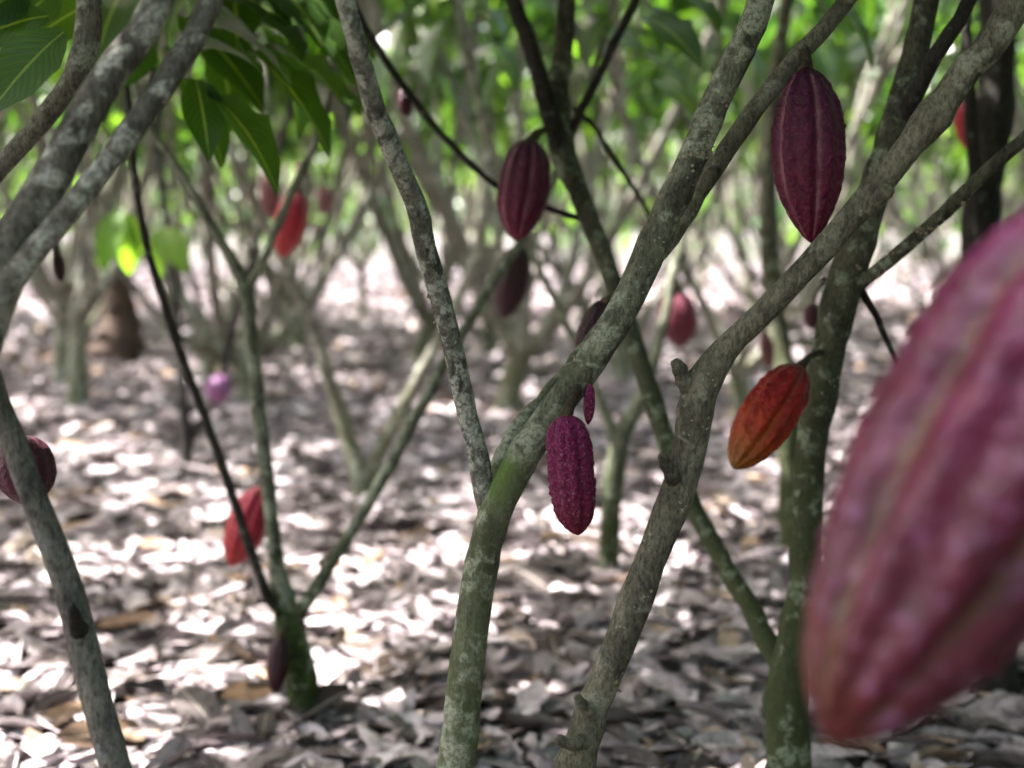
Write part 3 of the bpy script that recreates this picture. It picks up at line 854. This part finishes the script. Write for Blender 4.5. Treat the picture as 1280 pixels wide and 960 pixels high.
for args in [((150, 262), (128, 335), 30, 5.4, 5.3), ((155, 270), (160, 340), 28, 5.4, 5.4), ((205, 285), (225, 335), 32, 5.5, 5.4), ((200, 290), (192, 345), 28, 5.5, 5.5), ((150, 265), (178, 320), 26, 5.4, 5.4), ((140, 300), (118, 330), 22, 5.4, 5.4)]:
    t8.leaf(*args, mat='leaf_young', roll=random.uniform(-.6, .6))
for tr, lst in ((t5, [((600, 40), (655, 100), 40, 3.7, 3.6), ((560, 20), (520, 95), 42, 3.8, 3.7), ((640, 70), (600, 130), 36, 3.8, 3.8), ((900, 30), (960, 90), 44, 3.9, 3.8), ((880, 60), (850, 130), 38, 3.9, 3.9), ((580, -10), (640, 40), 46, 3.8, 3.7)]),
                (t3, [((760, 20), (725, 75), 46, 2.9, 2.85), ((805, 20), (870, 70), 48, 2.7, 2.6), ((700, 20), (745, 90), 44, 2.8, 2.8), ((835, -10), (905, 30), 50, 2.6, 2.5), ((1050, 10), (1100, 80), 46, 2.6, 2.6), ((1000, -20), (1050, 40), 44, 2.8, 2.8)]),
                (t7, [((500, 30), (470, 110), 40, 4.4, 4.3), ((440, 60), (490, 120), 36, 4.5, 4.4), ((545, 90), (575, 160), 34, 4.6, 4.6), ((400, 120), (365, 175), 36, 4.4, 4.4)])):
    for args in lst:
        tr.leaf(*args, mat='leaf_near', roll=random.uniform(-.4, .4))

# ------------------------------------------------------------------ background trees
def far_tree_proto(seed):
    r = random.Random(seed)
    e = thing('cocoa_tree', 'blurred pale-stemmed cocoa tree in the plantation behind, leafy only above', 'tree', (0, 0, 0), 'cocoa trees in the plantation behind')
    hf = r.uniform(0.12, 0.6)
    lean = (r.uniform(-.08, .08), r.uniform(-.08, .08))
    tr = r.uniform(0.04, 0.058)
    obj('trunk', tube_mesh('trunk', [(0, 0, -0.05, tr * 1.4), (lean[0] * .4, lean[1] * .4, hf * .4, tr), (lean[0], lean[1], hf, tr * .95), (lean[0] * 1.2, lean[1] * 1.2, hf + .06, tr * .5)], n=12, k=10, rough=.1, seed=seed), M['bark_far'], e)
    n = r.choice([4, 5, 5, 6])
    a0 = r.uniform(0, 6.28)
    tips = []
    for i in range(n):
        a = a0 + i * 6.283 / n + r.uniform(-.35, .35)
        sl = r.uniform(0.32, 0.9)
        H = r.uniform(2.2, 3.0)
        pts = []
        for t in (0, .12, .35, .6, .85, 1.0):
            z = hf - .04 + (H - hf) * t
            rad = sl * (H - hf) * (t ** 0.8) * 0.8
            jx, jy = r.uniform(-.06, .06) * (t > 0), r.uniform(-.06, .06) * (t > 0)
            pts.append((lean[0] + math.cos(a) * rad + jx, lean[1] + math.sin(a) * rad + jy, z, tr * (0.52 - 0.36 * t)))
        obj('branch', tube_mesh('branch', pts, n=18, k=8, rough=.1, seed=seed + i), M['bark_far'], e)
        tips.append(pts[-1][:3])
        tips.append(pts[-2][:3])
        # fork
        b0 = np.array(pts[2]); b1 = np.array(pts[3])
        q = (b0 + b1) / 2
        a2 = a + r.choice([-1, 1]) * r.uniform(.6, 1.2)
        e1 = (q[0] + math.cos(a2) * .35, q[1] + math.sin(a2) * .35, q[2] + .55, q[3] * .6)
        e2 = (q[0] + math.cos(a2) * .55, q[1] + math.sin(a2) * .55, q[2] + 1.15, q[3] * .35)
        obj('branch', tube_mesh('branch', [tuple(q), e1, e2], n=12, k=7, rough=.1, seed=seed + i + 9), M['bark_far'], e)
        tips.append(e2[:3])
    base = []
    for t in tips:
        for _ in range(3):
            q = np.array(t) + rng.normal(0, .36, 3) * np.array([1, 1, .75])
            q[2] = max(q[2], 1.62 + r.uniform(0, .3))
            if True:
                base.append(q)
    b, ax, L, Wd, ro = whorls(base, 9, .06, (.18, .32))
    obj('crown', leaves_mesh('crown', b, ax, L, Wd, ro, LT_LO), M['leaf'], e, kind='stuff')
    # a few low leafy shoots with fresh growth
    base = [np.array((lean[0] + r.uniform(-.7, .7), lean[1] + r.uniform(-.7, .7), r.uniform(1.5, 2.2))) for _ in range(6)]
    b, ax, L, Wd, ro = whorls(base, 5, .05, (.12, .2))
    obj('young_leaves', leaves_mesh('young_leaves', b, ax, L, Wd, ro, LT_LO), M['leaf_young'], e, kind='stuff')
    return e

protos = [far_tree_proto(100 + 7 * i) for i in range(6)]

def copy_tree(src):
    c = src.copy()
    C.objects.link(c)
    for ch in src.children:
        d = ch.copy()
        C.objects.link(d)
        d.parent = c
    return c

named_xy = [t.e.location for t in (t1, t2, t3, t4, tg, t6, t5, t7, t8, t9, t10)]
spots = []
far_list = []

def shade_bush_proto(seed):  # unseen saplings added right and behind to darken the trunks' far sides
    r = random.Random(seed)
    e = thing('added_shade_sapling', 'unseen bushy cocoa sapling added to block light, leafy down to the litter', 'tree', (0, 0, 0), 'saplings added outside the view to block light')
    obj('stem', tube_mesh('stem', [(0, 0, -.05, .03), (.02, .01, .5, .024), (-.02, .03, 1.1, .018), (.03, 0, 2.0, .008)], n=12, k=8, seed=seed), M['bark_dark'], e)
    base = [np.array((max(-.5, min(.5, r.gauss(0, .3))), max(-.5, min(.5, r.gauss(0, .3))), r.uniform(.45, 2.7))) for _ in range(46)]
    b, ax, L, Wd, ro = whorls(base, 6, .06)
    obj('crown', leaves_mesh('crown', b, ax, L, Wd, ro, LT_LO), M['leaf_near'], e, kind='stuff')
    return e

shade_sap = shade_bush_proto(77)
shade_sap_spots = [(1.85, 1.2), (2.2, 2.2), (2.6, 3.1), (2.9, 4.2), (3.4, 5.2), (1.5, 0.2), (1.3, -0.9), (0.5, -1.6), (2.6, .4), (2.9, 1.7), (3.4, 2.8), (-.6, -1.5), (-1.7, -1.9), (2.2, -1.5), (1.75, -.4), (.9, -2.4), (2.1, .9)]
rr = random.Random(23)
y = -5.0
while y < 30:
    stp = 1.7 if y < 14 else 3.0
    half = max(6.0, 0.42 * y + 5.5) if y < 14 else 0.45 * y + 4
    x = -half
    while x < half:
        X, Y = x + rr.uniform(-.7, .7), y + rr.uniform(-.7, .7)
        x += stp * (0.72 if 5 < y < 16 and abs(x) < .42 * y + 1 else 1)
        inwedge = Y > 0 and abs(X) < 0.42 * Y + 0.9
        if inwedge and Y < 6.0:
            continue
        if abs(X) < 1.6 and -2.5 < Y < 2:
            continue
        if any((v.x - X) ** 2 + (v.y - Y) ** 2 < 0.8 for v in named_xy):
            continue
        if Y < 0 and abs(X) > 5:
            continue
        if X < -2.3 and Y < 6.5 and not inwedge:
            continue
        spots.append((X, Y))
    y += stp
spots += [(-2.5, 2.3), (-2.9, 3.7), (-2.6, 5.2), (-1.7, 0.6), (-3.6, 3.0), (-4.2, 4.6)]  # trees added by hand outside the frame to shade the near litter
for i, (X, Y) in enumerate(shade_sap_spots):
    e = shade_sap
    if i:
        e = shade_sap.copy()
        C.objects.link(e)
        for ch in shade_sap.children:
            d_ = ch.copy()
            C.objects.link(d_)
            d_.parent = e
    e.location = (X, Y, ground_z(X, Y))
    e.rotation_euler = (0, 0, rr.uniform(0, 6.28))
for i, (X, Y) in enumerate(spots):
    e = protos[i % 6] if i < 6 else copy_tree(protos[i % 6])
    e.location = (X, Y, ground_z(X, Y))
    e.rotation_euler = (0, 0, rr.uniform(0, 6.28))
    s = rr.uniform(0.85, 1.2)
    e.scale = (s, s, s * rr.uniform(.95, 1.12))
    far_list.append(e)
marks = [(-60, 130, 'at the left edge beyond the rotting stump'), (130, 290, 'beyond the short dark forked stem'), (290, 440, 'beyond the left limb of the V-shaped tree'),
         (440, 600, 'beyond the right limb of the V-shaped tree'), (600, 740, 'beyond the dark upper maroon pod'), (740, 880, 'beyond the moss-green trunk'),
         (880, 1010, 'beyond the orange-red pod'), (1010, 1180, 'beyond the mossy stem, right of it'), (1180, 1340, 'beyond the dark upright trunk at right')]
ranks = ['nearest blurred cocoa tree', 'second nearest blurred cocoa tree', 'third nearest blurred cocoa tree']
seen = {}
for e in sorted(far_list, key=lambda q: q.location.y):
    px, py, d = (float(v) for v in proj(np.array(e.location)))
    if d < 0.5 or not (-60 < px < 1340):
        e['label'] = 'leafy cocoa tree standing beside the view, its crown shading the litter'
        e['group'] = 'cocoa trees shading the view from beside it'
        continue
    for a, b, txt in marks:
        if a <= px < b:
            k = seen.get(txt, 0)
            seen[txt] = k + 1
            if k < 3:
                e['label'] = ranks[k] + ' ' + txt
            break

# a far-off wall of taller trees closes the view
def far_wood():
    n = 3000
    a = rng.uniform(-0.75, 0.75, n)
    d = rng.uniform(36, 52, n)
    z = rng.uniform(0.4, 8.5, n)
    # clumped
    for i in range(n):
        v = noise.noise(Vector((a[i] * 22, z[i] * 0.5, d[i] * 0.1)))
        if v < 0.0:
            z[i] = rng.uniform(.3, 3.2)
    b = np.stack([np.sin(a) * d, np.cos(a) * d, z], -1)
    az = rng.uniform(0, 6.283, n)
    el = rng.normal(-0.4, .4, n)
    ax = np.stack([np.cos(az) * np.cos(el), np.sin(az) * np.cos(el), np.sin(el)], -1)
    L = rng.uniform(.5, .95, n)
    obj('far_off_wood', leaves_mesh('far_off_wood', b, ax, L, L * .5, rng.normal(0, .5, n), LT_LO), M['leaf'], kind='stuff', label='bright green far-off trees closing the view behind the plantation')

far_wood()

# ------------------------------------------------------------------ pods
PROFILE = {
    'long': [(0, .10), (.03, .34), (.10, .60), (.2, .82), (.32, .96), (.45, 1.0), (.6, .96), (.74, .80), (.86, .54), (.94, .30), (.985, .12), (1, .02)],
    'blunt': [(0, .30), (.03, .58), (.08, .80), (.18, .95), (.35, 1.0), (.6, 1.0), (.78, .90), (.88, .70), (.95, .42), (.985, .22), (1, .03)],
    'oval': [(0, .12), (.03, .4), (.1, .68), (.22, .90), (.4, 1.0), (.6, .98), (.76, .82), (.88, .56), (.95, .34), (.985, .16), (1, .02)],
    'front': [(0, .10), (.04, .34), (.10, .54), (.18, .76), (.285, .95), (.43, 1.0), (.58, .95), (.71, .82), (.80, .69), (.88, .53), (.94, .36), (.975, .20), (.99, .12), (1, .02)],
}

def pod(label, mat, base, tip, w, d, d_tip=None, profile='long', rib=0.055, wart=0.02, turn=0.0, stalk=None, nu=72, nv=100, group=None, name='cocoa_pod', stalk_w=8):
    """cocoa pod hanging with its stalk end at pixel base and its point at pixel tip"""
    d_tip = d if d_tip is None else d_tip
    a, b = P(*base, d), P(*tip, d_tip)
    ax = (b - a)
    L = ax.length
    ax.normalize()
    rmax = w / 2 / F * (d + d_tip) / 2
    e = thing(name, label, 'cocoa pod', a, group)
    ref = Vector((0, -1, 0))
    s = (ref - ax * ref.dot(ax)).normalized()
    t = ax.cross(s)
    pr = np.array(PROFILE[profile])
    us = 0.5 - 0.5 * np.cos(np.linspace(0.02, math.pi - 0.01, nu))
    rs = np.interp(us, pr[:, 0], pr[:, 1])
    k = np.ones(5) / 5
    rs = np.convolve(np.pad(rs, 2, mode='edge'), k, 'valid') * rmax
    rs[-1] = rmax * .015
    sd = random.uniform(0, 40)
    V, AL, FU = [], [], []
    for i, u in enumerate(us):
        env = min(1.0, u / .06) * min(1.0, (1 - u) / .05)
        for j in range(nv):
            th = 2 * math.pi * j / nv
            # ten ribs in five pairs: deep furrow between pairs, shallow one inside
            c5 = 0.5 + 0.5 * math.cos(5 * th + turn)
            c10 = 0.5 + 0.5 * math.cos(10 * th + 2 * turn + math.pi)
            fu = c5 ** 4
            fs = (0.5 - 0.5 * math.cos(5 * th + turn)) ** 4
            r0 = rs[i]
            q = Vector((math.cos(th) * r0, math.sin(th) * r0, u * L))
            wv = noise.noise(q * (1.0 / rmax) * 5 + Vector((sd, 0, 0))) * wart + noise.noise(q * (1.0 / rmax) * 11 + Vector((0, sd, 0))) * wart * .8
            rad = r0 * (1 - rib * env * (1.3 * fu + .7 * fs) + rib * .4 * env + wv * env)
            wob = Vector((noise.noise(Vector((u * 2, sd, 0))), noise.noise(Vector((u * 2, sd, 7))), 0)) * rmax * .06
            p = s * (math.cos(th) * rad + wob.x) + t * (math.sin(th) * rad + wob.y) + ax * (u * L)
            V.append(p[:])
            AL.append(u)
            FU.append(max(fu ** 1.6, fs * .45) * env)
    nvv = nv
    Fc = [(i * nvv + j, i * nvv + (j + 1) % nvv, (i + 1) * nvv + (j + 1) % nvv, (i + 1) * nvv + j) for i in range(nu - 1) for j in range(nvv)]
    me = mesh('husk', V, Fc, True, {'along': AL, 'furrow': FU})
    o = bpy.data.objects.new('husk', me)
    C.objects.link(o)
    me.materials.append(M[mat])
    o.parent = e
    if stalk:
        pts = []
        for (px, py, dd) in stalk:
            p = P(px, py, dd)
            pts.append((p.x, p.y, p.z, stalk_w / 2 / F * d))
        q = a + ax * (L * .02)
        pts.append((q.x, q.y, q.z, stalk_w * 1.5 / 2 / F * d))
        obj('stalk', tube_mesh('stalk', pts, n=14, k=10, rough=.15, seed=sd), M['pod_stalk'], e)
    return e

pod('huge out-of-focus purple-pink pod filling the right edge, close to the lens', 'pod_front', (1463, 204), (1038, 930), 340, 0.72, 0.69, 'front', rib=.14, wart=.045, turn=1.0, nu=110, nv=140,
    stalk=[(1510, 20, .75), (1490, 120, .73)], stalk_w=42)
pod('dark maroon ribbed pod hanging from the upper branch beside the long bare limb', 'pod_maroon', (1008, 84), (1014, 304), 92, 1.62, None, 'long', turn=0.5, wart=.05, stalk=[(1006, 62, 1.655), (1009, 72, 1.63)], nu=90, nv=120, rib=.13, stalk_w=12)
pod('warty magenta pod speckled with pale dots, hanging just right of the central fork', 'pod_magenta', (706, 520), (722, 669), 57, 1.51, None, 'blunt', rib=.11, wart=.085, turn=2.2, stalk=[(722, 484, 1.53), (715, 502, 1.515)], nu=90, nv=120, stalk_w=12)
pod('tiny thin young pod dangling beside the main limb above the magenta pod', 'pod_magenta', (738, 480), (735, 531), 15, 1.53, None, 'oval', rib=.05, wart=.03, stalk=[(737, 448, 1.545), (739, 465, 1.53)], nu=30, nv=40, stalk_w=3)
pod('smooth dark maroon pod slightly blurred, hanging upper middle from a dark limb', 'pod_maroon', (664, 174), (645, 302), 64, 2.35, None, 'oval', turn=1.2, rib=.13, wart=.04, stalk=[(692, 160, 2.42), (676, 164, 2.37)], stalk_w=9)
pod('orange-red pod tilted against the mossy stem, below the long bare limb', 'pod_orange', (1000, 458), (917, 586), 70, 1.88, 1.84, 'oval', turn=.4, rib=.13, wart=.055, stalk=[(1026, 440, 1.98), (1012, 446, 1.92)], nu=90, nv=110, stalk_w=9)
pod('blurred deep red pod at the upper left behind the slim pale limbs', 'pod_red', (372, 238), (352, 322), 40, 3.4, None, 'oval', stalk=[(372, 205, 3.42), (373, 222, 3.4)], nu=40, nv=50)
pod('faint pink pod behind the deep red one, left of it', 'pod_faint', (334, 220), (342, 275), 26, 4.4, None, 'oval', stalk=[(318, 250, 4.86), (322, 222, 4.6)], nu=30, nv=40, stalk_w=5)
pod('small pale pink pod far behind, right of the deep red one', 'pod_faint', (405, 232), (407, 268), 20, 5.5, None, 'oval', stalk=[(404, 205, 5.5), (405, 218, 5.5)], nu=30, nv=40, stalk_w=4)
pod('shadowy dark pod below the upper middle maroon pod', 'pod_dark', (650, 306), (630, 398), 44, 3.2, None, 'oval', stalk=[(652, 282, 3.0), (652, 295, 3.1)], nu=40, nv=50)
pod('dark pod peeping out behind the upper side of the main limb', 'pod_dark', (756, 376), (722, 444), 30, 1.86, None, 'oval', stalk=[(782, 375, 1.80), (770, 370, 1.83)], nu=40, nv=50)
pod('round blurred dull pink pod between the main limb and the bare limb', 'pod_pink', (846, 364), (850, 434), 48, 4.0, None, 'oval', stalk=[(842, 340, 3.92), (846, 354, 3.97)], nu=40, nv=50)
pod('bright red pod crossed by a thin dark limb of the slim left tree', 'pod_red', (328, 610), (288, 708), 50, 2.75, 2.72, 'oval', turn=.6, rib=.09, stalk=[(338, 585, 2.70), (335, 598, 2.73)], nu=60, nv=70)
pod('dark purple pod low at the left edge behind the slanting grey stem', 'pod_purple', (22, 545), (40, 632), 76, 1.62, None, 'oval', stalk=[(-14, 500, 1.32), (5, 522, 1.5)], nu=60, nv=70)
pod('small dark pod pressed to the mossy foot of the slim tree', 'pod_dark', (350, 795), (344, 866), 28, 2.64, None, 'oval', stalk=[(362, 785, 2.68), (355, 788, 2.65)], nu=40, nv=50, stalk_w=6)
pod('little lilac pod beside the thin dark forked stem', 'pod_lilac', (272, 468), (272, 506), 30, 5.5, None, 'oval', stalk=[(276, 455, 5.58), (273, 462, 5.52)], nu=30, nv=40, stalk_w=5)
pod('blurred pink pod at the upper right beside the dark upright trunk', 'pod_red', (1205, 122), (1216, 190), 34, 3.0, None, 'oval', stalk=[(1212, 105, 2.75), (1207, 112, 2.9)], nu=40, nv=50, stalk_w=6)
pod('tiny dark red pod under a thin dark branch at the upper middle', 'pod_purple', (504, 110), (508, 146), 17, 2.42, None, 'oval', stalk=[(508, 112, 2.40)], nu=30, nv=40, stalk_w=4)
pod('small dull brownish pod half hidden left of the mossy stem under the bare limb', 'pod_faint', (955, 415), (962, 460), 18, 3.6, None, 'oval', stalk=[(974, 400, 3.95), (958, 405, 3.7)], nu=30, nv=40, stalk_w=5)
pod('small dull crimson pod glimpsed between bare limb and mossy stem', 'pod_purple', (1016, 378), (1014, 412), 22, 3.2, None, 'oval', stalk=[(1030, 350, 2.02), (1020, 365, 2.6)], nu=30, nv=40, stalk_w=4)

# withered black pod hanging under the left limbs
pod('withered black shrivelled pod dangling under the near left limbs', 'pod_dark', (72, 318), (76, 352), 12, 1.2, None, 'long', rib=.12, wart=.1, stalk=[(66, 298, 1.185), (70, 308, 1.19)], nu=24, nv=30, stalk_w=5)

# rotten brown stump in the far left litter
def stump():
    p, d = GP(150, 452)
    e = thing('tree_stump', 'rotting reddish-brown stump on the pale litter at the left', 'stump', (p.x, p.y, 0))
    z = d / F
    pts = [(p.x, p.y, -0.05, 50 * z), (p.x, p.y, 18 * z, 36 * z), (p.x + 5 * z, p.y, 52 * z, 22 * z), (p.x + 1 * z, p.y, 88 * z, 17 * z), (p.x + 9 * z, p.y, 118 * z, 12 * z)]
    obj('stump_wood', tube_mesh('stump_wood', pts, n=30, k=18, rough=.28, seed=8.1), M['stump'], e)
stump()

# flower cushions: pale bud-bearing bumps on the old wood
def cushions(tree, path, count, mat='bud', s=0.0022, seed=1, ws=0.84):
    r = random.Random(seed)
    Q = spline(limb_pts(path, None, ws), 120)
    V, Fc = [], []
    for c in range(count):
        i = r.randrange(3, 116)
        c0 = Q[i, :3]
        T = Q[i + 1, :3] - Q[i - 1, :3]
        T /= np.linalg.norm(T)
        rad = Q[i, 3]
        d = np.array([r.gauss(0, 1), r.gauss(-.5, .8), r.gauss(0, 1)])
        d -= T * d.dot(T)
        d /= np.linalg.norm(d)
        for m in range(r.randint(2, 5)):
            dd = d + np.array([r.gauss(0, .25) for _ in range(3)])
            dd /= np.linalg.norm(dd)
            L = s * r.uniform(.6, 2.4)
            w = s * r.uniform(.6, 1.3)
            b0 = c0 + dd * rad * .86 + T * r.gauss(0, s * 2)
            p1 = b0 + dd * (rad * .1 + L)
            sx = np.cross(dd, [0.3, .5, .8]); sx /= np.linalg.norm(sx)
            sy = np.cross(dd, sx)
            o = len(V)
            for cc, ww in ((b0, w), ((b0 + p1) / 2, w * 1.2), (p1, w * .4)):
                for q in range(4):
                    an = q * math.pi / 2
                    V.append(cc + (sx * math.cos(an) + sy * math.sin(an)) * ww)
            for h in range(2):
                for q in range(4):
                    Fc.append((o + h * 4 + q, o + h * 4 + (q + 1) % 4, o + h * 4 + 4 + (q + 1) % 4, o + h * 4 + 4 + q))
            Fc.append((o + 8, o + 9, o + 10, o + 11))
    obj('flower_cushions', mesh('flower_cushions', V, Fc), M[mat], tree.e, kind='stuff')

cushions(t1, [(645, 585, 58, 1.57), (690, 515, 58, 1.56), (738, 450, 57, 1.55), (780, 382, 56, 1.55), (818, 300, 53, 1.55), (858, 215, 51, 1.55), (893, 135, 50, 1.55), (922, 70, 48, 1.55)], 46, s=0.0018, seed=2)
cushions(t2, [(748, 870, 54, 1.56), (775, 800, 53, 1.55), (805, 725, 54, 1.55), (838, 640, 54, 1.55), (858, 575, 55, 1.55), (868, 520, 58, 1.54), (884, 468, 60, 1.53), (920, 425, 54, 1.52)], 22, seed=4)
cushions(t3, [(1015, 550, 50, 2.05), (1032, 450, 54, 2.0), (1060, 345, 58, 1.95), (1085, 262, 52, 1.92)], 20, seed=5)
cushions(t1, [(588, 530, 33, 1.57), (568, 450, 34, 1.55), (548, 370, 35, 1.52), (528, 290, 36, 1.48), (508, 225, 36, 1.44), (478, 160, 35, 1.40)], 30, s=.0010, seed=7)
cushions(t3, [(1085, 348, 34, 1.93), (1120, 318, 33, 1.9), (1165, 280, 32, 1.86), (1220, 226, 32, 1.82)], 12, seed=9)

M['moss'] = bark('moss', (0.10, 0.17, 0.02), (0.05, 0.09, 0.012), lichen_amt=0.0, moss_amt=0.0, scale=3)
cushions(t6, [(378, 870, 44, 2.66), (366, 800, 44, 2.66), (352, 750, 36, 2.66)], 90, mat='moss', s=.0014, seed=13, ws=.78)
